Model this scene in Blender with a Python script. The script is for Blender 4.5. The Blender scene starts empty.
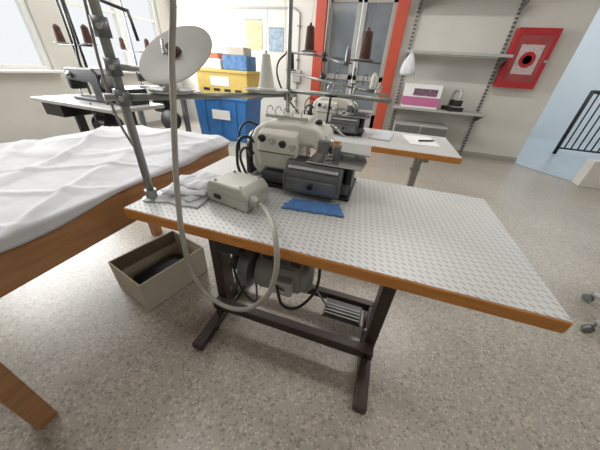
import bpy, bmesh, math, random
from mathutils import Matrix, Vector, noise, Euler
random.seed(4)
S=bpy.context.scene
S.view_settings.view_transform='Standard'
S.view_settings.exposure=0.0
COL=bpy.context.collection

# ---------------------------------------------------------------- materials
def lin(c):
    return tuple(((v/255)/12.92 if v/255<=.04045 else ((v/255+.055)/1.055)**2.4) for v in c)+(1,)
MC={}
def mat(name,c,rough=.5,metal=0.,var=.12,scale=18,bump=0.,alpha=None,spec=.5):
    if name in MC: return MC[name]
    m=bpy.data.materials.new(name); m.use_nodes=True; nt=m.node_tree; N=nt.nodes; L=nt.links
    b=N["Principled BSDF"]; b.inputs["Roughness"].default_value=rough; b.inputs["Metallic"].default_value=metal
    b.inputs["Specular IOR Level"].default_value=spec
    tc=N.new("ShaderNodeTexCoord"); no=N.new("ShaderNodeTexNoise"); no.inputs["Scale"].default_value=scale; no.inputs["Detail"].default_value=4
    L.new(tc.outputs["Object"],no.inputs["Vector"])
    cr=N.new("ShaderNodeValToRGB"); col=lin(c)
    cr.color_ramp.elements[0].position=.3; cr.color_ramp.elements[1].position=.7
    cr.color_ramp.elements[0].color=tuple(v*(1-var) for v in col[:3])+(1,)
    cr.color_ramp.elements[1].color=tuple(min(1,v*(1+var*.6)) for v in col[:3])+(1,)
    L.new(no.outputs[0],cr.inputs[0]); L.new(cr.outputs[0],b.inputs["Base Color"])
    if bump:
        bp=N.new("ShaderNodeBump"); bp.inputs["Strength"].default_value=bump; bp.inputs["Distance"].default_value=.01
        L.new(no.outputs[0],bp.inputs["Height"]); L.new(bp.outputs[0],b.inputs["Normal"])
    if alpha is not None: b.inputs["Alpha"].default_value=alpha
    MC[name]=m; return m
def math_node(nt,op,a,b=None,c=None):
    n=nt.nodes.new("ShaderNodeMath"); n.operation=op
    for i,v in enumerate((a,b,c)):
        if v is None: continue
        if hasattr(v,"is_linked") or hasattr(v,"links"): nt.links.new(v,n.inputs[i])
        else: n.inputs[i].default_value=v
    return n.outputs[0]
def top_pattern():
    m=bpy.data.materials.new("patterned_laminate"); m.use_nodes=True; nt=m.node_tree; N=nt.nodes; L=nt.links
    b=N["Principled BSDF"]; b.inputs["Roughness"].default_value=.36
    tc=N.new("ShaderNodeTexCoord"); mp=N.new("ShaderNodeMapping"); mp.inputs["Rotation"].default_value=(0,0,math.radians(38))
    L.new(tc.outputs["Object"],mp.inputs[0]); sp=N.new("ShaderNodeSeparateXYZ"); L.new(mp.outputs[0],sp.inputs[0])
    x=math_node(nt,'DIVIDE',sp.outputs[0],.026); y=math_node(nt,'DIVIDE',sp.outputs[1],.0135)
    off=math_node(nt,'MULTIPLY',math_node(nt,'FLOOR',y),.5)
    fx=math_node(nt,'FRACT',math_node(nt,'ADD',x,off)); fy=math_node(nt,'FRACT',y)
    ax=math_node(nt,'ABSOLUTE',math_node(nt,'SUBTRACT',fx,.5)); ay=math_node(nt,'ABSOLUTE',math_node(nt,'SUBTRACT',fy,.5))
    m1=math_node(nt,'LESS_THAN',ax,.25); m2=math_node(nt,'LESS_THAN',ay,.16)
    mk=math_node(nt,'MULTIPLY',m1,m2)
    mx=N.new("ShaderNodeMixRGB"); L.new(mk,mx.inputs[0]); mx.inputs[1].default_value=lin((203,202,200)); mx.inputs[2].default_value=lin((158,156,156))
    no=N.new("ShaderNodeTexNoise"); no.inputs["Scale"].default_value=5; L.new(tc.outputs["Object"],no.inputs["Vector"])
    mu=N.new("ShaderNodeMixRGB"); mu.blend_type='MULTIPLY'; mu.inputs[0].default_value=.15; L.new(mx.outputs[0],mu.inputs[1]); L.new(no.outputs[0],mu.inputs[2])
    L.new(mu.outputs[0],b.inputs["Base Color"]); return m
def terrazzo():
    m=bpy.data.materials.new("terrazzo"); m.use_nodes=True; nt=m.node_tree; N=nt.nodes; L=nt.links
    b=N["Principled BSDF"]; b.inputs["Roughness"].default_value=.30; b.inputs["Specular IOR Level"].default_value=.55
    tc=N.new("ShaderNodeTexCoord")
    def vor(scale,lo,c1,prev,k=.6):
        v=N.new("ShaderNodeTexVoronoi"); v.inputs["Scale"].default_value=scale; L.new(tc.outputs["Object"],v.inputs["Vector"])
        sep=N.new("ShaderNodeSeparateColor"); L.new(v.outputs["Color"],sep.inputs[0])
        g=math_node(nt,'GREATER_THAN',sep.outputs[0],lo); d=math_node(nt,'LESS_THAN',v.outputs["Distance"],.42)
        f=math_node(nt,'MULTIPLY',math_node(nt,'MULTIPLY',g,d),k)
        mx=N.new("ShaderNodeMixRGB"); L.new(f,mx.inputs[0])
        if isinstance(prev,tuple): mx.inputs[1].default_value=prev
        else: L.new(prev,mx.inputs[1])
        mx.inputs[2].default_value=c1; return mx.outputs[0]
    o=vor(80,.55,lin((202,195,182)),lin((168,161,150)),.7)
    o=vor(55,.78,lin((134,123,109)),o,.6)
    o=vor(105,.74,lin((104,99,93)),o,.65)
    o=vor(34,.88,lin((192,181,163)),o,.6)
    no=N.new("ShaderNodeTexNoise"); no.inputs["Scale"].default_value=1.4; no.inputs["Detail"].default_value=3; L.new(tc.outputs["Object"],no.inputs["Vector"])
    cr=N.new("ShaderNodeValToRGB"); cr.color_ramp.elements[0].position=.35; cr.color_ramp.elements[0].color=(.86,.86,.86,1); cr.color_ramp.elements[1].position=.65; cr.color_ramp.elements[1].color=(1,1,1,1)
    L.new(no.outputs[0],cr.inputs[0])
    mu=N.new("ShaderNodeMixRGB"); mu.blend_type='MULTIPLY'; mu.inputs[0].default_value=1; L.new(o,mu.inputs[1]); L.new(cr.outputs[0],mu.inputs[2])
    # faint joints of 40 cm tiles
    sp=N.new("ShaderNodeSeparateXYZ"); L.new(tc.outputs["Object"],sp.inputs[0])
    jx=math_node(nt,'LESS_THAN',math_node(nt,'FRACT',math_node(nt,'DIVIDE',math_node(nt,'ADD',sp.outputs[0],10.13),.4)),.006)
    jy=math_node(nt,'LESS_THAN',math_node(nt,'FRACT',math_node(nt,'DIVIDE',math_node(nt,'ADD',sp.outputs[1],10.05),.4)),.006)
    j=math_node(nt,'MULTIPLY',math_node(nt,'MAXIMUM',jx,jy),.22)
    mj=N.new("ShaderNodeMixRGB"); L.new(j,mj.inputs[0]); L.new(mu.outputs[0],mj.inputs[1]); mj.inputs[2].default_value=lin((110,104,96))
    L.new(mj.outputs[0],b.inputs["Base Color"]); return m
def slotted():
    m=bpy.data.materials.new("slotted_steel"); m.use_nodes=True; nt=m.node_tree; N=nt.nodes; L=nt.links
    b=N["Principled BSDF"]; b.inputs["Roughness"].default_value=.45; b.inputs["Metallic"].default_value=.3
    tc=N.new("ShaderNodeTexCoord"); sp=N.new("ShaderNodeSeparateXYZ"); L.new(tc.outputs["Object"],sp.inputs[0])
    f=math_node(nt,'FRACT',math_node(nt,'DIVIDE',sp.outputs[2],.05)); k=math_node(nt,'LESS_THAN',f,.45)
    mx=N.new("ShaderNodeMixRGB"); L.new(k,mx.inputs[0]); mx.inputs[1].default_value=lin((165,163,158)); mx.inputs[2].default_value=lin((70,70,72))
    L.new(mx.outputs[0],b.inputs["Base Color"]); return m
def wood(name,c1,c2,rough=.45,scale=6):
    m=bpy.data.materials.new(name); m.use_nodes=True; nt=m.node_tree; N=nt.nodes; L=nt.links
    b=N["Principled BSDF"]; b.inputs["Roughness"].default_value=rough
    tc=N.new("ShaderNodeTexCoord"); mp=N.new("ShaderNodeMapping"); mp.inputs["Scale"].default_value=(1.5,1.5,12); L.new(tc.outputs["Object"],mp.inputs[0])
    no=N.new("ShaderNodeTexNoise"); no.inputs["Scale"].default_value=scale; no.inputs["Detail"].default_value=6; L.new(mp.outputs[0],no.inputs["Vector"])
    cr=N.new("ShaderNodeValToRGB"); cr.color_ramp.elements[0].position=.35; cr.color_ramp.elements[1].position=.68
    cr.color_ramp.elements[0].color=lin(c1); cr.color_ramp.elements[1].color=lin(c2)
    L.new(no.outputs[0],cr.inputs[0]); L.new(cr.outputs[0],b.inputs["Base Color"]); return m
TOP=top_pattern(); TERR=terrazzo(); SLOT=slotted()
EDGE=wood("edge_wood",(190,122,52),(206,138,66))
APR=wood("apron_wood",(152,108,68),(174,128,88))
WALL=mat("plaster",(206,203,196),.85,var=.04,scale=3,bump=.05)
CEIL=mat("ceiling_paint",(225,225,222),.9,var=.02)
BRN=mat("brown_painted_steel",(58,46,40),.42,.1,var=.2,scale=30)
WHT=mat("machine_enamel",(220,218,208),.3,var=.05)
CRM=mat("cream_plastic",(184,183,172),.4,var=.06)
GRY=mat("grey_metal",(122,124,124),.38,.6,var=.15)
DGR=mat("dark_steel",(98,100,102),.35,.6,var=.15)
LGR=mat("light_grey_paint",(170,170,166),.42,.1,var=.08)
CHR=mat("polished_steel",(190,190,190),.2,.9,var=.06)
BLK=mat("black_plastic",(28,28,30),.4,var=.2)
MOT=mat("motor_grey",(134,136,134),.42,.2,var=.1)
DSC=mat("disc_grey_plastic",(158,156,150),.4,var=.05)
TUB=mat("stand_tube",(146,147,143),.32,.5,var=.06)
CAB=mat("conduit_grey",(156,153,144),.55,var=.06)
CLO=mat("white_cloth",(204,204,208),.9,var=.05,scale=25,bump=.15)
BLU=mat("blue_cloth",(78,120,174),.9,var=.15,scale=40)
CRD=mat("pale_cardboard",(194,186,170),.85,var=.07,scale=9)
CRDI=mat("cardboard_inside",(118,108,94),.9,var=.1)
RED=mat("red_enamel",(168,38,44),.35,var=.06)
RDO=mat("red_door_paint",(180,74,52),.45,var=.07)
YEL=mat("yellow_plastic",(210,180,92),.5,var=.08)
BLB=mat("blue_plastic",(46,108,172),.4,var=.1)
THB=mat("brown_thread",(84,56,48),.85,var=.2,scale=120)
THW=mat("white_thread",(220,218,210),.85,var=.06,scale=120)
PNK=mat("pink_card",(186,104,144),.6,var=.08)
PAP=mat("paper",(226,226,224),.8,var=.02)
GLS=mat("door_glass",(120,128,134),.12,var=.25,scale=2)
BFL=mat("corridor_tile",(174,186,193),.3,var=.06,scale=3)
BWL=mat("corridor_paint",(204,212,216),.8,var=.03,scale=2)
SKT=mat("skirting_grey",(160,156,148),.5,var=.06)
PBG=mat("plastic_bag",(222,225,228),.3,var=.08,scale=20,bump=.4,alpha=.75)

# ---------------------------------------------------------------- helpers
def G(name,loc=(0,0,0),rz=0,rot=None):
    e=bpy.data.objects.new(name,None); e.empty_display_size=.1; COL.objects.link(e); e.location=loc
    e.rotation_euler=rot if rot else (0,0,math.radians(rz)); return e
def fin(bm,g,name,m,smooth=False,bevel=0,seg=2):
    me=bpy.data.meshes.new(name); bmesh.ops.recalc_face_normals(bm,faces=bm.faces); bm.to_mesh(me); bm.free()
    o=bpy.data.objects.new(name,me); COL.objects.link(o)
    if g: o.parent=g
    me.materials.append(m)
    if smooth:
        for p in me.polygons: p.use_smooth=True
    if bevel:
        b=o.modifiers.new("b","BEVEL"); b.width=bevel; b.segments=seg; b.limit_method='ANGLE'
    return o
def box(g,name,lo,hi,m,bevel=.003,rot=None):
    bm=bmesh.new(); bmesh.ops.create_cube(bm,size=1)
    c=[(a+b)/2 for a,b in zip(lo,hi)]; s=[abs(b-a) for a,b in zip(lo,hi)]
    M=Matrix.Translation(c)@(Euler([math.radians(r) for r in rot]).to_matrix().to_4x4() if rot else Matrix())@Matrix.Diagonal((*s,1))
    bmesh.ops.transform(bm,matrix=M,verts=bm.verts); return fin(bm,g,name,m,bevel=bevel)
def cyl(g,name,p1,p2,r,m,r2=None,seg=24,bevel=0):
    p1=Vector(p1);p2=Vector(p2);d=p2-p1
    bm=bmesh.new(); bmesh.ops.create_cone(bm,cap_ends=True,segments=seg,radius1=r,radius2=r if r2 is None else r2,depth=d.length)
    M=Matrix.Translation((p1+p2)/2)@d.to_track_quat('Z','Y').to_matrix().to_4x4()
    bmesh.ops.transform(bm,matrix=M,verts=bm.verts)
    for f in bm.faces:
        if len(f.verts)==4: f.smooth=True
    return fin(bm,g,name,m,bevel=bevel)
def lathe(g,name,prof,base,axis,m,seg=32):
    bm=bmesh.new(); rings=[]
    q=Vector(axis).to_track_quat('Z','Y').to_matrix().to_4x4(); M=Matrix.Translation(base)@q
    for r,z in prof:
        rings.append([bm.verts.new(M@Vector((max(r,1e-4)*math.cos(2*math.pi*i/seg),max(r,1e-4)*math.sin(2*math.pi*i/seg),z))) for i in range(seg)])
    for a,b in zip(rings,rings[1:]):
        for i in range(seg): bm.faces.new((a[i],a[(i+1)%seg],b[(i+1)%seg],b[i]))
    bm.faces.new(rings[0]); bm.faces.new(rings[-1])
    o=fin(bm,g,name,m,smooth=True); e=o.modifiers.new("e","EDGE_SPLIT"); e.split_angle=math.radians(40); return o
def tube(g,name,pts,r,m,smooth=True,res=8):
    cu=bpy.data.curves.new(name,"CURVE"); cu.dimensions='3D'; cu.bevel_depth=r; cu.bevel_resolution=3; cu.use_fill_caps=True
    if smooth:
        sp=cu.splines.new('BEZIER'); sp.bezier_points.add(len(pts)-1); cu.resolution_u=res
        for b,p in zip(sp.bezier_points,pts): b.co=p; b.handle_left_type=b.handle_right_type='AUTO'
    else:
        sp=cu.splines.new('POLY'); sp.points.add(len(pts)-1)
        for b,p in zip(sp.points,pts): b.co=(*p,1)
    o=bpy.data.objects.new(name+"_c",cu); COL.objects.link(o)
    dg=bpy.context.evaluated_depsgraph_get(); me=bpy.data.meshes.new_from_object(o.evaluated_get(dg)); bpy.data.objects.remove(o)
    me.name=name; me.materials.clear(); me.materials.append(m)
    for p in me.polygons: p.use_smooth=True
    o=bpy.data.objects.new(name,me); COL.objects.link(o)
    if g:o.parent=g
    return o
def extr(g,name,poly,axis,a,b,m,bevel=.006,seg=3):
    """extrude 2-D polygon; axis 'y': poly=(x,z); axis 'x': poly=(y,z); axis 'z': poly=(x,y)"""
    f={'y':lambda p,t:(p[0],t,p[1]),'x':lambda p,t:(t,p[0],p[1]),'z':lambda p,t:(p[0],p[1],t)}[axis]
    bm=bmesh.new(); A=[bm.verts.new(f(p,a)) for p in poly]; B=[bm.verts.new(f(p,b)) for p in poly]
    bm.faces.new(A); bm.faces.new(B)
    for i in range(len(poly)): j=(i+1)%len(poly); bm.faces.new((A[i],A[j],B[j],B[i]))
    return fin(bm,g,name,m,bevel=bevel,seg=seg)
def sheet(g,name,fn,nu,nv,m,thick=.003):
    bm=bmesh.new(); V=[[bm.verts.new(fn(i/nu,j/nv)) for j in range(nv+1)] for i in range(nu+1)]
    for i in range(nu):
        for j in range(nv): bm.faces.new((V[i][j],V[i+1][j],V[i+1][j+1],V[i][j+1]))
    o=fin(bm,g,name,m,smooth=True); s=o.modifiers.new("s","SOLIDIFY"); s.thickness=thick; s.offset=0; return o
def nz(x,y,z=0,s=1): return noise.noise(Vector((x*s,y*s,z)))

# ---------------------------------------------------------------- room
box(None,"floor",(-3.95,-3.5,-.1),(7.5,4.79,0),TERR,0)
YW=4.79
box(None,"wall_back",(-3.95,YW,0),(-.72,YW+.18,3),WALL,0)
g=G("wall_back_right"); box(g,"panel",(.72,YW,0),(3.12,YW+.18,3),WALL,0); box(g,"lintel",(-.72,YW,2.35),(.72,YW+.18,3),WALL,0)
box(None,"wall_front",(-3.98,-3.68,0),(4.78,-3.5,3),WALL,0)
box(None,"wall_right",(4.6,-3.5,0),(4.78,3.86,3),WALL,0)
g=G("wall_left"); X0,X1=-3.98,-3.8
box(g,"lower",(X0,-3.5,0),(X1,4.79,.95),WALL,0); box(g,"upper",(X0,-3.5,2.5),(X1,4.79,3),WALL,0)
box(g,"pier_far",(X0,4.45,.95),(X1,4.79,2.5),WALL,0); box(g,"pier_mid",(X0,2.3,.95),(X1,2.75,2.5),WALL,0); box(g,"pier_near",(X0,-3.5,.95),(X1,.4,2.5),WALL,0)
WF=mat("window_frame",(232,232,228),.4,var=.03)
for k,(a,b) in enumerate(((2.75,4.45),(.4,2.3))):
    g=G(f"window_{k+1}")
    for (lo,hi) in (((-3.92,a,.95),(-3.84,b,1.01)),((-3.92,a,2.44),(-3.84,b,2.5)),((-3.92,a,1.01),(-3.84,a+.06,2.44)),((-3.92,b-.06,1.01),(-3.84,b,2.44)),((-3.92,(a+b)/2-.04,1.01),(-3.84,(a+b)/2+.04,2.44)),((-3.9,a+.06,1.75),(-3.86,b-.06,1.79))):
        box(g,"frame_bar",lo,hi,WF,.004)
    box(g,"sill",(-3.8,a-.05,.93),(-3.68,b+.05,.96),WF,.004)
box(None,"ceiling",(-3.98,-3.68,3),(4.78,4.97,3.1),CEIL,0)
box(None,"baseboard_back",(.72,YW-.012,0),(3.12,YW,.08),SKT,.002)
box(None,"baseboard_left",(-3.8,-3.5,0),(-3.788,4.79,.08),SKT,.002)
# door with red frame
g=G("door_1")
for (lo,hi) in (((-.74,4.70,0),(-.56,5.0,2.35)),((.56,4.70,0),(.74,5.0,2.35)),((-.74,4.70,2.25),(.74,5.0,2.4))):
    box(g,"jamb",lo,hi,RDO,.006)
for s in (-1,1):
    x0,x1=(-.555,-.01) if s<0 else (.01,.555)
    for (lo,hi) in (((x0,4.86,0),(x0+.07,4.92,2.24)),((x1-.07,4.86,0),(x1,4.92,2.24)),((x0,4.86,0),(x1,4.92,.5)),((x0,4.86,2.14),(x1,4.92,2.24)),((x0,4.86,1.05),(x1,4.92,1.13))):
        box(g,"leaf_rail",lo,hi,LGR,.004)
    box(g,"glass_pane",(x0+.07,4.88,.5),(x1-.07,4.90,2.14),GLS,0)
cyl(g,"handle",(.05,4.80,1.05),(.05,4.80,1.25),.012,BLK)
# corridor
bm=bmesh.new(); bm.faces.new([bm.verts.new((x,y,.004)) for x,y in ((3.12,9),(3.12,4.6),(3.6,4.03),(7.5,3.95),(7.5,9))]); fin(bm,None,"floor_corridor",BFL)
box(None,"wall_corridor",(2.9,8.2,0),(9.5,8.4,3.2),BWL,0)
box(None,"wall_corridor_left",(2.94,4.97,0),(3.12,8.2,3),BWL,0)
box(None,"wall_parapet",(3.58,3.86,0),(4.78,4.02,.36),WALL,.005)
g=G("stair_railing",(4.25,6.0,.004))
cyl(g,"newel",(0,0,0),(0,0,1.15),.032,BLK)
tube(g,"handrail",[(0,0,1.13),(1.0,.0,1.13),(2.6,0,1.13)],.032,BLK,False)
tube(g,"bottom_rail",[(0,0,.12),(2.6,0,.12)],.018,BLK,False)
for i in range(1,24): cyl(g,"baluster",(i*.11,0,.12),(i*.11,0,1.12),.013,BLK,seg=8)
cyl(g,"end_post",(2.6,0,0),(2.6,0,1.15),.028,BLK)

# ---------------------------------------------------------------- sewing tables
W,D,H=1.19,.62,.78
def sewing_table(name,loc,W,D,frame,legx=(.11,.89)):
    g=G(name,loc)
    box(g,"core",(0,0,-.038),(W,D,-.0015),EDGE,.004)
    box(g,"laminate_top",(.003,.003,-.0015),(W-.003,D-.003,0),TOP,0)
    for x in legx:
        box(g,"foot_bar",(x-.028,.02,-.775),(x+.028,.585,-.735),frame,.006)
        for y in (.05,.555): cyl(g,"foot_pad",(x,y,-.78),(x,y,-.775),.022,BLK)
        box(g,"column",(x-.025,.255,-.735),(x+.025,.345,-.07),frame,.006)
        box(g,"top_bracket",(x-.03,.06,-.075),(x+.03,.56,-.038),frame,.005)
        box(g,"gusset_f",(x-.006,.20,-.735),(x+.006,.40,-.66),frame,.003)
        for z in (-.62,-.2): cyl(g,"bolt",(x-.034,.30,z),(x+.034,.30,z),.011,GRY,seg=6)
    box(g,"front_rail",(legx[0],.20,-.685),(legx[1],.245,-.635),frame,.005)
    box(g,"back_rail",(legx[0],.47,-.685),(legx[1],.51,-.635),frame,.005)
    for x in legx: box(g,"rail_link",(x-.02,.20,-.685),(x+.02,.51,-.64),frame,.005)
    return g
g=sewing_table("sewing_table",(0,0,H),W,D,BRN)
# treadle
box(g,"treadle_plate",(.64,.35,-.675),(.84,.46,-.655),DGR,.006,rot=(8,0,0))
for i in range(5): box(g,"treadle_rib",(.65,.360+i*.020,-.658),(.83,.367+i*.020,-.650),LGR,.001,rot=(8,0,0))
tube(g,"treadle_rod",[(.66,.40,-.66),(.57,.34,-.45),(.50,.28,-.30)],.005,CHR,False)
# motor
m0=Vector((.475,.23,-.315))
def M(x,y,z): return (m0.x+x,m0.y+y,m0.z+z)
lathe(g,"motor_body",[(.035,-.12),(.066,-.115),(.078,-.09),(.078,.07),(.07,.075),(.07,.10),(.05,.118),(.02,.12)],m0,(1,.12,0),MOT)
for i in range(14):
    t=2*math.pi*i/14; box(g,"cooling_fin",M(-.06,.077*math.cos(t)-.003,.077*math.sin(t)-.003),M(.05,.077*math.cos(t)+.003,.077*math.sin(t)+.003),MOT,.001)
lathe(g,"clutch_housing",[(.05,0),(.09,.01),(.092,.05),(.06,.07),(.03,.075)],M(-.12,-.01,0),(-1,0,0),GRY)
lathe(g,"pulley",[(.04,0),(.04,.008),(.03,.014),(.04,.02),(.04,.028)],M(-.205,-.01,0),(-1,0,0),BLK)
box(g,"motor_plate",M(-.12,-.06,.19),M(.09,.12,.205),BRN,.004)
box(g,"motor_bracket",M(-.09,-.03,.06),M(-.05,.05,.277),BRN,.004); box(g,"motor_bracket",M(.03,-.03,.06),M(.07,.05,.277),BRN,.004)
box(g,"terminal_box",M(-.03,-.10,-.03),M(.06,-.065,.04),LGR,.006)
box(g,"nameplate",M(-.02,-.1015,-.015),M(.035,-.0995,.025),CHR,.0)
box(g,"motor_lever",M(-.19,-.02,-.10),M(-.165,.02,.06),BLK,.005,rot=(0,18,0))
box(g,"switch_box",M(-.235,-.13,.14),M(-.13,-.05,.277),BLK,.008)
tube(g,"motor_cable",[M(.0,-.10,.02),M(.05,-.13,-.05),M(.12,-.06,-.06),M(.14,0,.12),M(.1,.05,.26)],.006,BLK)
tube(g,"drive_belt",[M(-.22,.03,.0),M(-.2,.12,.15),M(-.18,.19,.27)],.006,BLK,False)
tube(g,"drive_belt",[M(-.22,-.045,.0),M(-.2,.04,.15),M(-.18,.10,.27)],.006,BLK,False)
tube(g,"loose_wire",[M(-.18,-.09,.14),M(-.16,-.12,.02),M(-.10,-.11,-.10),M(-.14,0,-.16),M(-.2,.08,-.10)],.005,BLK)

g=sewing_table("sewing_table.001",(.04,1.235,H),1.2,.62,LGR,(.12,1.0))

# overlock machines
def overlock(name,loc,rz=0):
    g=G(name,loc,rz)
    box(g,"rubber_base",(-.17,-.11,0),(.20,.12,.014),BLK,.004)
    box(g,"bed",(-.16,-.10,.014),(.19,.11,.06),DGR,.008)
    extr(g,"looper_cover",[(-.155,.02),(-.15,.085),(-.115,.125),(-.04,.125),(-.04,.02)],'x',-.045,.165,DGR,.006)
    box(g,"cover_plate",(-.03,-.1555,.030),(.15,-.150,.075),GRY,.003,rot=(4,0,0))
    box(g,"cover_hinge",(-.03,-.140,.100),(.15,-.128,.112),CHR,.002,rot=(-45,0,0))
    cyl(g,"cover_latch",(.06,-.165,.052),(.06,-.152,.055),.010,BLK)
    extr(g,"cloth_plate",[(.03,-.12),(.225,-.12),(.235,-.02),(.21,.10),(.03,.10)],'z',.125,.131,CHR,.002)
    extr(g,"cloth_plate_upper",[(.11,-.02),(.24,-.03),(.235,.12),(.11,.12)],'z',.150,.156,LGR,.002)
    box(g,"plate_support",(.14,-.04,.05),(.19,.09,.150),GRY,.006)
    extr(g,"arm_casting",[(-.215,.06),(-.215,.175),(-.195,.210),(-.15,.233),(-.03,.240),(.045,.228),(.075,.20),(.08,.155),(.05,.148),(.03,.165),(-.02,.16),(-.035,.125),(-.04,.03),(-.19,.03)],'y',-.06,.11,WHT,.014,4)
    extr(g,"front_tension_cover",[(-.085,.07),(-.10,.14),(-.088,.200),(-.05,.215),(-.05,.07)],'x',-.17,-.02,WHT,.008)
    box(g,"front_panel_seam",(-.168,-.1015,.134),(-.022,-.099,.137),DGR,0)
    for i in range(4):
        x=-.15+i*.040
        lathe(g,"tension_knob",[(.004,0),(.013,.002),(.013,.006),(.007,.008),(.009,.022),(.004,.024)],(x,-.093,.180-.006*i),(0,-1,.35),CHR if i%2 else BLK,20)
    box(g,"thread_guide_plate",(-.16,-.045,.246),(.0,-.03,.256),CHR,.002)
    for i in range(5): tube(g,"thread_eyelet",[(-.15+i*.033,-.04,.25),(-.15+i*.033,-.05,.275),(-.14+i*.033,-.04,.285),(-.135+i*.033,-.03,.27)],.0018,CHR)
    box(g,"top_lid",(-.13,-.015,.234),(.0,.085,.250),WHT,.006)
    lathe(g,"oil_sight",[(.014,0),(.014,.008),(.009,.014),(.001,.016)],(.03,.02,.232),(0,0,1),BLK,20)
    lathe(g,"hand_wheel",[(.02,0),(.062,.004),(.066,.02),(.058,.034),(.02,.036)],(-.215,.02,.12),(-1,0,0),BLK)
    box(g,"belt_guard",(-.262,-.03,.004),(-.235,.09,.12),BLK,.008)
    cyl(g,"needle_bar",(.070,-.03,.205),(.075,-.045,.15),.006,CHR,seg=12); cyl(g,"needle",(.075,-.045,.15),(.075,-.05,.133),.0015,CHR,seg=8)
    box(g,"presser_arm",(.02,-.05,.155),(.10,-.03,.175),BLK,.004,rot=(0,8,0)); box(g,"presser_head",(.055,-.075,.150),(.095,-.045,.195),GRY,.004)
    cyl(g,"presser_bar",(.10,-.04,.20),(.10,-.04,.145),.005,CHR,seg=12); box(g,"presser_foot",(.085,-.075,.133),(.115,-.02,.142),CHR,.002)
    box(g,"knife_bracket",(.11,-.06,.12),(.135,-.03,.18),GRY,.003)
    tube(g,"presser_lever",[(.05,.11,.20),(.05,.15,.21),(.11,.16,.17)],.005,CHR)
    tube(g,"guide_rod",[(.05,.06,.23),(.055,.06,.32)],.004,BLK,False); lathe(g,"guide_head",[(.004,0),(.024,.004),(.024,.009),(.004,.012)],(.055,.06,.32),(0,0,1),BLK,20)
    box(g,"side_cover",(.17,-.09,.02),(.195,.02,.115),BLK,.006)
    tube(g,"machine_cable",[(-.20,-.05,.10),(-.235,-.09,.13),(-.215,-.12,.05),(-.16,-.13,.012),(-.10,-.15,.01)],.005,BLK)
    tube(g,"machine_cable",[(-.2,0,.20),(-.26,-.02,.21),(-.275,-.05,.12),(-.20,-.125,.012)],.004,BLK)
    tube(g,"machine_cable",[(-.19,-.05,.14),(-.24,-.07,.17),(-.265,-.09,.09),(-.24,-.10,.02),(-.15,-.13,.012)],.006,BLK)
    return g
overlock("overlock_sewing_machine",(.470,.455,H+.001))
overlock("overlock_sewing_machine.001",(.40,1.58,H+.001))

# control box + conduit
g=G("electrical_control_box",(.300,.200,H+.001),-12)
extr(g,"housing",[(-.085,0),(-.088,.05),(-.075,.074),(.065,.078),(.085,.058),(.088,0)],'y',-.062,.065,CRM,.008)
box(g,"lid_seam",(-.0885,-.0635,.040),(.0885,.0665,.043),LGR,.0)
for x in (-.055,.055):
    for y in (-.045,.048): cyl(g,"screw",(x,y,.072),(x,y,.0795),.005,GRY,seg=10)
lathe(g,"cable_gland",[(.018,0),(.018,.014),(.013,.02),(.013,.03)],(.088,-.03,.035),(1,-.3,0),LGR,16)
box(g,"rocker_switch",(-.05,-.066,.02),(-.02,-.061,.034),BLK,.001)
g=G("flexible_conduit_cable")
tube(g,"conduit",[(.412,.142,.815),(.47,.08,.822),(.53,-.01,.815),(.548,-.05,.74),(.50,-.06,.61),(.42,-.06,.548),(.33,-.055,.555),(.275,-.05,.63),(.258,-.04,.75),(.243,-.01,.87),(.232,.03,1.0),(.226,.06,1.09),(.222,.09,1.19),(.245,.10,1.30),(.25,.11,1.45),(.24,.15,1.75)],.0074,CAB,res=14)

# thread stand of near table
g=G("thread_stand",(0,0,0))
PX,PY=.035,.085
cyl(g,"corner_pole",(PX,PY,H),(PX,PY,1.80),.0115,TUB)
lathe(g,"pole_flange",[(.03,0),(.03,.006),(.018,.010),(.018,.035)],(PX,PY,H),(0,0,1),TUB)
CX,CY=.33,.592
cyl(g,"centre_pole",(CX,CY,H),(CX,CY,1.85),.008,TUB)
lathe(g,"pole_flange",[(.022,0),(.022,.006),(.013,.010),(.013,.03)],(CX,CY,H),(0,0,1),TUB)
cyl(g,"spool_arm",(PX-.02,PY-.035,1.09),(CX+.02,CY+.035,1.09),.009,TUB)
cyl(g,"right_arm",(CX,CY,1.105),(.74,.56,1.105),.008,TUB)
cyl(g,"left_arm",(PX,PY,1.16),(-.06,.30,1.15),.008,TUB)
cyl(g,"top_arm",(PX,PY,1.62),(CX,CY,1.62),.008,TUB)
for (x,y,z) in ((PX,PY,1.09),(CX,CY,1.09),(PX,PY,1.16),(PX,PY,1.24)):
    cyl(g,"clamp",(x,y,z-.020),(x,y,z+.020),.018,GRY); cyl(g,"clamp_screw",(x,y,z),(x+.03,y-.03,z),.006,CHR,seg=10)
def tray(x,y,z,r):
    lathe(g,"spool_tray",[(.01,0),(r*.8,0),(r,.008),(r,.011),(r*.8,.004),(.01,.004)],(x,y,z),(0,0,1),LGR)
    cyl(g,"spool_pin",(x,y,z),(x,y,z+.13),.004,CHR,seg=10)
tray(.10,.20,1.10,.068); tray(.275,.50,1.10,.085)
lathe(g,"plastic_cone",[(.036,0),(.036,.008),(.030,.012),(.016,.10),(.014,.115),(.001,.118)],(.275,.50,1.105),(0,0,1),THW)
lathe(g,"plastic_cone",[(.024,0),(.024,.006),(.019,.01),(.01,.06),(.001,.065)],(.10,.20,1.105),(0,0,1),THW)
nrm=Vector((0,-.66,.757)).normalized(); dc=Vector((.135,.205,1.195))
lathe(g,"reel_disc",[(.014,0),(.104,0),(.110,.003),(.110,.005),(.104,.006),(.014,.006)],dc,nrm,DSC,48)
lathe(g,"reel_hub",[(.020,-.004),(.020,.012),(.012,.016),(.012,.03),(.001,.032)],dc,nrm,THB,24)
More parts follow.
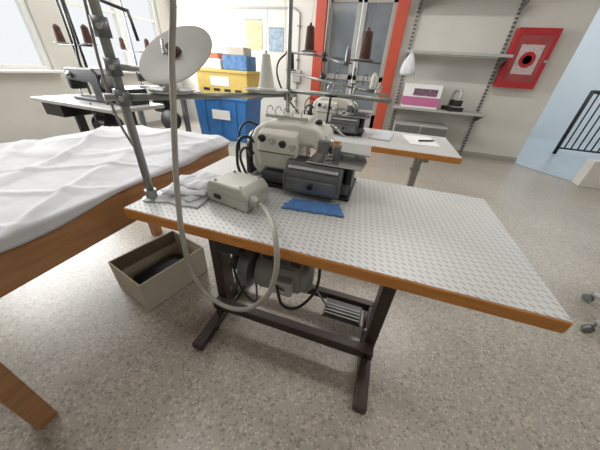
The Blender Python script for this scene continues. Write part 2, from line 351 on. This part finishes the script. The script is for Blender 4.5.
cyl(g,"reel_spindle",dc-nrm*.005,(.10,.20,1.20),.006,CHR)
for i,(x,y) in enumerate(((.68,.565),(.60,.57),(.50,.58))):
    tube(g,"wire_guide",[(x,y,1.105),(x,y,1.135),(x+.014,y,1.145),(x+.018,y,1.13)],.0025,CHR)
tube(g,"thread",[(.275,.50,1.22),(.30,.50,1.62)],.0007,THW,False)
tube(g,"thread",[(.33,.50,1.62),(.40,.40,1.06)],.0007,THW,False)
tube(g,"lamp_cord",[(PX-.005,PY,1.5),(PX-.025,PY,1.3),(PX-.045,PY,1.15),(PX-.03,PY-.01,1.03),(PX-.012,PY,.95)],.0035,CAB)

# thread stand of rear table
g=G("thread_stand.001",(0,0,0))
cyl(g,"pole",(.18,1.80,H),(.18,1.80,1.95),.010,TUB); lathe(g,"pole_flange",[(.03,0),(.03,.006),(.016,.01),(.016,.03)],(.18,1.80,H),(0,0,1),TUB)
cyl(g,"lower_bar",(-.13,1.80,1.15),(.72,1.62,1.05),.009,TUB)
cyl(g,"spool_arm",(-.15,1.80,1.29),(.62,1.80,1.25),.008,GRY)
cyl(g,"cross_arm",(.18,1.80,1.27),(.42,1.45,1.22),.008,GRY)
for (x,y,z) in ((.18,1.80,1.13),(.18,1.80,1.27)): cyl(g,"clamp",(x,y,z-.03),(x,y,z+.03),.022,BLK)
def spool(x,y,z,m,s=1,lean=(0,0,1)):
    lathe(g,"spool_tray",[(.01,0),(.055*s,0),(.065*s,.008),(.065*s,.011),(.01,.004)],(x,y,z),(0,0,1),GRY)
    lathe(g,"thread_cone",[(.036*s,0),(.038*s,.01),(.030*s,.14*s),(.026*s,.15*s),(.010,.155*s),(.008,.17*s)],(x,y,z+.012),lean,m)
spool(.05,1.80,1.295,THB); spool(.49,1.80,1.26,THB,1.1); spool(.60,1.64,1.075,THW,.6); spool(.42,1.45,1.225,GRY,.5)
spool(-.10,1.80,1.16,BLK,.7)
for x in (.3,.4,.52): tube(g,"wire_guide",[(x,1.72,1.10),(x,1.71,1.16),(x+.02,1.71,1.17),(x+.03,1.71,1.14)],.003,BLK)
cyl(g,"top_arm",(-.12,1.80,1.75),(.55,1.80,1.75),.008,GRY)
for x in (.05,.49): tube(g,"thread",[(x,1.80,1.45),(x+.03,1.80,1.75),(.40,1.6,1.08)],.0009,THB,False)
tube(g,"hanging_cable",[(-.13,1.79,1.29),(-.20,1.75,1.2),(-.17,1.74,1.05),(-.1,1.76,.95),(.06,1.76,.79)],.007,BLK)

# cloths
g=G("white_fabric_scraps",(.125,.205,H))
for k,(ox,oy,w,l,a) in enumerate(((-.01,-.002,.17,.25,6),(.0,.01,.15,.21,-12),(-.015,-.01,.14,.17,20),(.0,.02,.12,.14,-4))):
    ca,sa=math.cos(math.radians(a)),math.sin(math.radians(a))
    def scrap(u,v):
        x=w*(u-.5)+.008*nz(v*4,k*3,5); y=l*(v-.5)+.008*nz(u*4,k*5,9)
        e=min(1,min(u,1-u,v,1-v)*12)
        z=.003+.010*k+e*(.005+.007*abs(nz(u*3+k*7,v*2,2))+.0025*abs(nz(u*9,v*6,3+k)))
        return (ox+x*ca-y*sa,oy+x*sa+y*ca,z)
    sheet(g,"folded_cloth",scrap,40,40,CLO)
g=G("blue_fabric_piece",(.562,.255,H),6)
def bl(u,v):
    w=.215*(1-.2*v); x=-w/2+w*u+.014*nz(u*4,v*4,7); y=-.04+.082*v+.014*nz(u*5,v,1)
    return (x,y,.003+.009*abs(nz(u*6,v*5,4))*min(1,min(u,1-u,v,1-v)*8))
sheet(g,"cloth",bl,30,14,BLU,.002)

# ---------------------------------------------------------------- cutting table with sheet
g=G("cutting_table",(-.5,.05,0))
box(g,"side_apron_right",(.365,-.60,.645),(.395,.73,.772),APR,.004)
box(g,"side_apron_left",(-.385,-.60,.645),(-.355,.73,.772),APR,.004)
box(g,"end_apron_far",(-.355,.70,.645),(.365,.73,.772),APR,.004); box(g,"end_apron_near",(-.355,-.60,.645),(.365,-.57,.772),APR,.004)
box(g,"table_board",(-.385,-.60,.772),(.398,.73,.79),APR,.003)
for x in (-.30,.243):
    for y in (-.450,.66): box(g,"leg",(x-.030,y-.030,0),(x+.030,y+.030,.772),APR,.005)
g=G("white_sheet",(-.5,.05,0))
def ridge(x): return 1-abs(x)*2.2
def sh(u,v):
    s=-.42+.84*u; y=-.61+1.36*v
    edge=.400
    q=s*.8+y*.55; p=s*.5-y*.9
    wr=.012*abs(nz(s*2.5+y*1.5,y*3.2,1))+.020*max(0,ridge(nz(q*4.2,p*1.1,3))-.62)*2.0+.012*max(0,ridge(nz(p*5,q*1.6,13))-.7)*2+.005*abs(nz(s*11,y*8,3))
    bump=.045*math.exp(-((s-.12)**2/.05+(y-.60)**2/.02))+.035*math.exp(-((s+.2)**2/.02+(y-.45)**2/.05))
    flat=min(1,max(0,(edge-s)/.05))
    z=.794+wr*(.25+.75*flat)+bump*flat
    x=s
    if s>edge-.008:
        t=(s-(edge-.008)); x=edge+.002+.004*nz(y*9,0,2); z=.796-t*(.35+1.6*max(0,nz(y*2.2,0,20)+.1))
    if s<-.39: x=-.392; z=.79-(-.39-s)*2
    return (x,y,z)
sheet(g,"sheet",sh,130,190,CLO,.002)

# cardboard box
g=G("cardboard_box",(-.375,.345,0),-14)
w,l,h=.155,.20,.205;t=.005
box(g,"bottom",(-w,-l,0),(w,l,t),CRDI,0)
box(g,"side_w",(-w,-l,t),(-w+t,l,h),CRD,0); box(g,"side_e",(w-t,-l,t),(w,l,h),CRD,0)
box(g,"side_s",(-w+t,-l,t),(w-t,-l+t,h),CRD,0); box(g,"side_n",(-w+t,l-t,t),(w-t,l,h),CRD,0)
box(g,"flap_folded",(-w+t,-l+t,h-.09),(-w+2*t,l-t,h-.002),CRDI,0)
box(g,"dark_infill",(-.12,-.15,t),(.12,.15,.07),BLK,.03)  # plain black block, gives the box a dark interior

# ---------------------------------------------------------------- right chair
g=G("office_chair",(2.39,.91,0),8)
lathe(g,"gas_column",[(.03,.08),(.03,.25),(.018,.25),(.018,.44)],(0,0,0),(0,0,1),GRY)
for i in range(5):
    a=math.pi+i*2*math.pi/5; c,s=math.cos(a),math.sin(a)
    tube(g,"star_leg",[(c*.02,s*.02,.11),(c*.28,s*.28,.075)],.021,LGR,False)
    cyl(g,"caster",(c*.29-s*.012,s*.29+c*.012,.026),(c*.29+s*.012,s*.29-c*.012,.026),.026,GRY)
    cyl(g,"caster_stem",(c*.285,s*.285,.04),(c*.285,s*.285,.08),.008,GRY)
lathe(g,"seat",[(.05,0),(.20,.005),(.22,.03),(.20,.06),(.05,.07),(.001,.07)],(0,0,.44),(0,0,1),BLK)
tube(g,"back_stem",[(.0,.0,.44),(.25,.0,.46),(.27,0,.70)],.012,GRY); box(g,"backrest",(.25,-.18,.68),(.29,.18,.95),BLK,.02)

# ---------------------------------------------------------------- back wall: shelving etc
g=G("metal_shelving")
for x in (.88,2.22): box(g,"upright",(x-.018,4.755,.0),(x+.018,4.79,2.95),SLOT,.001)
for z in (1.515,.74,2.2):
    box(g,"shelf",(.84,4.38,z-.02),(2.26,4.755,z),LGR,.003); box(g,"shelf_lip",(.84,4.372,z-.035),(2.26,4.38,z),LGR,.002)
    for x in (.88,2.22): extr(g,"bracket",[(4.755,z-.16),(4.755,z-.02),(4.40,z-.02),(4.40,z-.045)],'x',x-.006,x+.006,GRY,.001)
g=G("boxed_appliance",(1.26,4.56,.741))
box(g,"carton",(-.30,-.16,0),(.26,.16,.34),PAP,.004); box(g,"pink_band",(-.301,-.1625,.03),(.261,-.16,.16),PNK,.0); box(g,"label",(-.16,-.1645,.18),(.20,-.1605,.28),mat("dark_label",(120,90,110),.5,var=.5,scale=30),0)
box(g,"pink_side",(-.3025,-.16,.03),(-.30,.16,.16),PNK,0)
g=G("steam_iron",(1.76,4.52,.741),20)
extr(g,"soleplate",[(-.075,-.15),(.075,-.15),(.07,.04),(.0,.16),(-.07,.04)],'z',.06,.078,CHR,.003)
extr(g,"body",[(-.065,-.14),(.065,-.14),(.06,.03),(.0,.14),(-.06,.03)],'z',.078,.16,BLK,.012)
tube(g,"handle",[(0,-.11,.15),(0,-.12,.26),(0,-.02,.30),(0,.07,.26),(0,.09,.15)],.022,LGR)
box(g,"rest_stand",(-.11,-.14,0),(.11,.14,.06),BLK,.006)
g=G("plastic_bag",(.92,4.33,1.50))
def bag(u,v):
    a=u*2*math.pi; r=(.02+.085*math.sin(min(1,v*1.15)*math.pi*.62)**1.2)*(1+.22*nz(math.cos(a)*2,math.sin(a)*2,v*3)) if v<.97 else .015
    return (r*math.cos(a),r*.5*math.sin(a)-.01,-.02-.30*v)
sheet(g,"bag_body",bag,28,18,PBG,.001)
tube(g,"handle_loop",[(0,-.01,-.02),(-.01,.015,.02),(.0,.035,.025)],.004,PBG)
# fire cabinet
g=G("fire_hose_cabinet")
box(g,"case",(2.28,4.66,1.12),(2.79,4.79,1.85),RED,.008)
for (lo,hi) in (((2.28,4.645,1.12),(2.335,4.66,1.85)),((2.735,4.645,1.12),(2.79,4.66,1.85)),((2.335,4.645,1.12),(2.735,4.66,1.20)),((2.335,4.645,1.77),(2.735,4.66,1.85))): box(g,"door_frame",lo,hi,RED,.004)
box(g,"glass",(2.335,4.652,1.20),(2.735,4.656,1.77),mat("cabinet_glass",(158,70,72),.12,var=.35,scale=3),0)
box(g,"notice",(2.395,4.648,1.30),(2.675,4.652,1.66),mat("notice_label",(196,178,178),.5,var=.3,scale=40),0)
lathe(g,"hose_reel_icon",[(.10,0),(.10,.002),(.055,.002),(.055,0)],(2.535,4.648,1.48),(0,-1,0),RED,28)
cyl(g,"lock",(2.765,4.64,1.47),(2.765,4.65,1.47),.018,CHR)
g=G("low_metal_cabinet",(1.35,4.45,0))
box(g,"carcass",(-.42,-.18,.06),(.42,.28,.50),LGR,.006)
for x in (-.21,.21): box(g,"door_panel",(x-.20,-.19,.08),(x+.20,-.18,.48),GRY,.004); cyl(g,"knob",(x*.3,-.205,.3),(x*.3,-.19,.3),.012,BLK)
for x in (-.38,.38):
    for y in (-.14,.24): cyl(g,"foot",(x,y,0),(x,y,.06),.02,BLK)
# paper and pen on rear table
g=G("paper_sheet",(1.03,1.60,H+.001),8); box(g,"sheet",(-.11,-.15,0),(.10,.15,.002),PAP,0)
g=G("pen",(1.06,1.58,H+.009),30); cyl(g,"barrel",(-.06,0,0),(.06,0,0),.006,BLK,seg=10); cyl(g,"tip",(.06,0,0),(.078,0,0),.006,CHR,r2=.001,seg=10)
g=G("folded_white_fabric",(.74,1.58,H),-6)
def cb2(u,v):
    x=-.07+.15*u; y=-.14+.28*v; e=min(1,min(u,1-u,v,1-v)*8); return (x,y,.003+e*(.012+.014*abs(nz(u*5,v*5,14))))
sheet(g,"cloth",cb2,24,24,CLO)

# ---------------------------------------------------------------- back-left: bins
g=G("blue_storage_bin",(-1.98,3.75,0))
extr(g,"tub",[(-.46,0),(-.52,.68),(.52,.68),(.46,0)],'y',-.28,.28,BLB,.02)
box(g,"rim",(-.54,-.30,.66),(.54,.30,.70),BLB,.01)
for x in (-.3,0,.3): box(g,"rib",(x-.02,-.295,.06),(x+.02,-.28,.64),BLB,.004)
box(g,"label",(-.15,-.2995,.35),(.2,-.295,.5),PAP,0)
g=G("yellow_crate",(-1.93,3.75,.701))
box(g,"crate",(-.46,-.24,0),(.48,.24,.38),YEL,.012); box(g,"rim",(-.48,-.26,.35),(.50,.26,.39),YEL,.006)
for x in (-.35,-.15,.05,.25): box(g,"vent",(x,-.243,.08),(x+.12,-.2395,.12),BLK,0)
box(g,"label",(-.2,-.2435,.16),(.15,-.2395,.29),PAP,0)
g=G("stacked_cartons",(-1.90,3.75,1.0925))
box(g,"white_carton",(-.40,-.18,0),(-.05,.18,.14),PAP,.01); box(g,"printed_carton",(.0,-.18,0),(.42,.15,.20),mat("blue_label",(80,124,176),.5,var=.5,scale=9),.01)
box(g,"brown_carton",(.05,-.14,.20),(.36,.12,.31),CRD,.01); box(g,"red_carton",(-.35,-.14,.14),(-.10,.12,.22),mat("dull_orange",(190,110,70),.6,var=.2),.01)
for k,(x,z,w,h,mm) in enumerate(((-2.35,1.62,.30,.42,PAP),(-1.95,1.66,.34,.46,mat("poster_yellow",(204,194,150),.7,var=.35,scale=14)),(-1.50,1.60,.30,.36,mat("poster_blue",(150,166,180),.7,var=.35,scale=14)))):
    g=G("wall_poster" if k==0 else f"wall_poster.{k:03d}",(x,4.783,z)); box(g,"print",(-w/2,0,-h/2),(w/2,.005,h/2),mm,0)
    box(g,"top_strip",(-w/2,-.004,h/2-.015),(w/2,0,h/2),GRY,0)
g=G("wall_conduit",(0,4.775,0))
tube(g,"pipe",[(-3.7,0,2.05),(-1.15,0,2.05),(-1.05,0,1.98),(-1.05,0,.3)],.014,LGR,False)
for z in (.6,1.3,1.8): box(g,"clip",(-1.08,-.02,z),(-1.02,.014,z+.02),GRY,.002)
box(g,"junction_box",(-1.13,-.05,.95),(-.97,.012,1.15),LGR,.006)

# ---------------------------------------------------------------- left: black sewing stations
def station(name,loc,rz,head,top,fr):
    g=G(name,loc,rz)
    box(g,"top",(-.6,-.28,.745),(.6,.28,.78),top,.006)
    for x in (-.42,.42):
        box(g,"foot_bar",(x-.025,-.26,0),(x+.025,.26,.04),fr,.004); box(g,"column",(x-.025,-.04,.04),(x+.025,.04,.745),fr,.004)
    box(g,"rail",(-.42,-.1,.13),(.42,-.06,.17),fr,.004)
    lathe(g,"motor",[(.03,-.13),(.10,-.12),(.105,.08),(.05,.12)],(.05,0,.55),(1,0,0),BLK)
    box(g,"motor_hanger",(-.02,-.04,.60),(.10,.04,.745),BLK,.005)
    lathe(g,"drum",[(.12,0),(.15,.02),(.15,.10),(.12,.12)],(.24,-.08,.36),(0,-1,.2),BLK)
    extr(g,"head_casting",[(-.25,.78),(-.25,.815),(.10,.815),(.12,.90),(.08,.95),(-.19,.95),(-.20,.87),(-.245,.87),(-.25,1.0),(-.22,1.06),(.18,1.07),(.24,1.02),(.25,.78)],'y',-.08,.08,head,.015)
    lathe(g,"hand_wheel",[(.03,0),(.08,.005),(.085,.02),(.03,.035)],(.25,0,.95),(1,0,0),GRY)
    lathe(g,"tension_dial",[(.03,0),(.03,.01),(.015,.014),(.015,.035)],(-.16,-.08,1.0),(0,-1,0),CHR)
    cyl(g,"needle_bar",(-.222,0,.87),(-.222,0,.80),.006,CHR); cyl(g,"bobbin_winder",(.30,-.1,.78),(.30,-.1,.88),.02,GRY)
    cyl(g,"stand_pole",(-.45,.22,.78),(-.45,.22,1.9),.011,fr); cyl(g,"stand_arm",(-.65,.22,1.25),(-.15,.22,1.25),.009,GRY)
    for x in (-.62,-.18):
        lathe(g,"tray",[(.01,0),(.07,0),(.07,.006),(.01,.006)],(x,.22,1.26),(0,0,1),GRY); lathe(g,"cone",[(.04,0),(.03,.13),(.01,.15)],(x,.22,1.27),(0,0,1),THB)
    return g
g=station("industrial_sewing_station",(-2.12,1.55,0),-4,BLK,LGR,BLK)
cyl(g,"pipe_arm",(-.35,.22,1.72),(.62,.1,1.50),.013,BLK); cyl(g,"pipe_drop",(.62,.1,1.51),(.66,.1,1.30),.013,BLK)  # dark bent pipe, arm of the background machine
cyl(g,"pipe_post",(-.35,.22,.78),(-.35,.22,1.73),.013,BLK)
tube(g,"air_hose",[(.2,-.2,.79),(.36,-.29,.62),(.3,-.2,.30),(.1,-.1,.25),(.12,0,.46)],.008,BLK)
tube(g,"cable_bundle",[(-.35,.2,1.6),(-.28,.15,1.3),(-.32,.15,1.05),(-.2,.18,.79)],.012,BLK)
box(g,"control_unit",(.28,-.02,.78),(.50,.2,.92),BLK,.01); box(g,"side_drawer",(-.52,-.24,.62),(-.22,.1,.745),BLK,.006)
station("industrial_sewing_station.001",(-2.72,2.95,0),6,BLK,LGR,GRY)

# ---------------------------------------------------------------- lights
def area(name,loc,rot,sx,sy,e,c=(1,1,1)):
    l=bpy.data.lights.new(name,'AREA'); l.shape='RECTANGLE'; l.size=sx; l.size_y=sy; l.energy=e; l.color=c
    o=bpy.data.objects.new(name,l); COL.objects.link(o); o.location=loc; o.rotation_euler=[math.radians(a) for a in rot]; return o
area("window_daylight_1",(-3.75,3.6,1.75),(0,-90,0),1.5,1.7,110,(.96,.98,1))
area("window_daylight_2",(-3.75,1.35,1.75),(0,-90,0),1.5,1.9,100,(.96,.98,1))
for i,(x,y) in enumerate(((-1.6,2.6),(1.4,2.6),(-1.2,-.2),(2.6,.0))):  # added fill lamps with unseen fixtures, put in to brighten the room
    g=G("added_ceiling_fill" if i==0 else f"added_ceiling_fill.{i:03d}",(x,y,2.96))
    box(g,"housing",(-.62,-.16,0),(.62,.16,.04),WF,.005)
    area("added_fill_lamp",(x,y,2.94),(0,0,0),1.2,.3,(30,30,24,20)[i],(1,.98,.945))
area("added_corridor_fill",(5,6.2,3.1),(0,0,0),3,3,30,(.96,.98,1))  # added unseen area lamp that brightens the corridor
w=bpy.data.worlds.new("sky"); S.world=w; w.use_nodes=True
bg=w.node_tree.nodes["Background"]; bg.inputs[0].default_value=(.95,.975,1,1); bg.inputs[1].default_value=.95

# ---------------------------------------------------------------- camera
cx,cy,cz,yaw,th,roll,f=.726,-.476,1.186,-.279,.573,.070,242.862
d=Vector((math.sin(yaw)*math.cos(th),math.cos(yaw)*math.cos(th),-math.sin(th))); r=Vector((math.cos(yaw),-math.sin(yaw),0)); u=r.cross(d)
r2=r*math.cos(roll)+u*math.sin(roll); u2=-r*math.sin(roll)+u*math.cos(roll)
cam=bpy.data.cameras.new("camera"); co=bpy.data.objects.new("camera",cam); COL.objects.link(co)
co.matrix_world=Matrix(((r2.x,u2.x,-d.x,cx),(r2.y,u2.y,-d.y,cy),(r2.z,u2.z,-d.z,cz),(0,0,0,1)))
cam.sensor_width=36; cam.lens=36*f/600; cam.clip_start=.02; S.camera=co
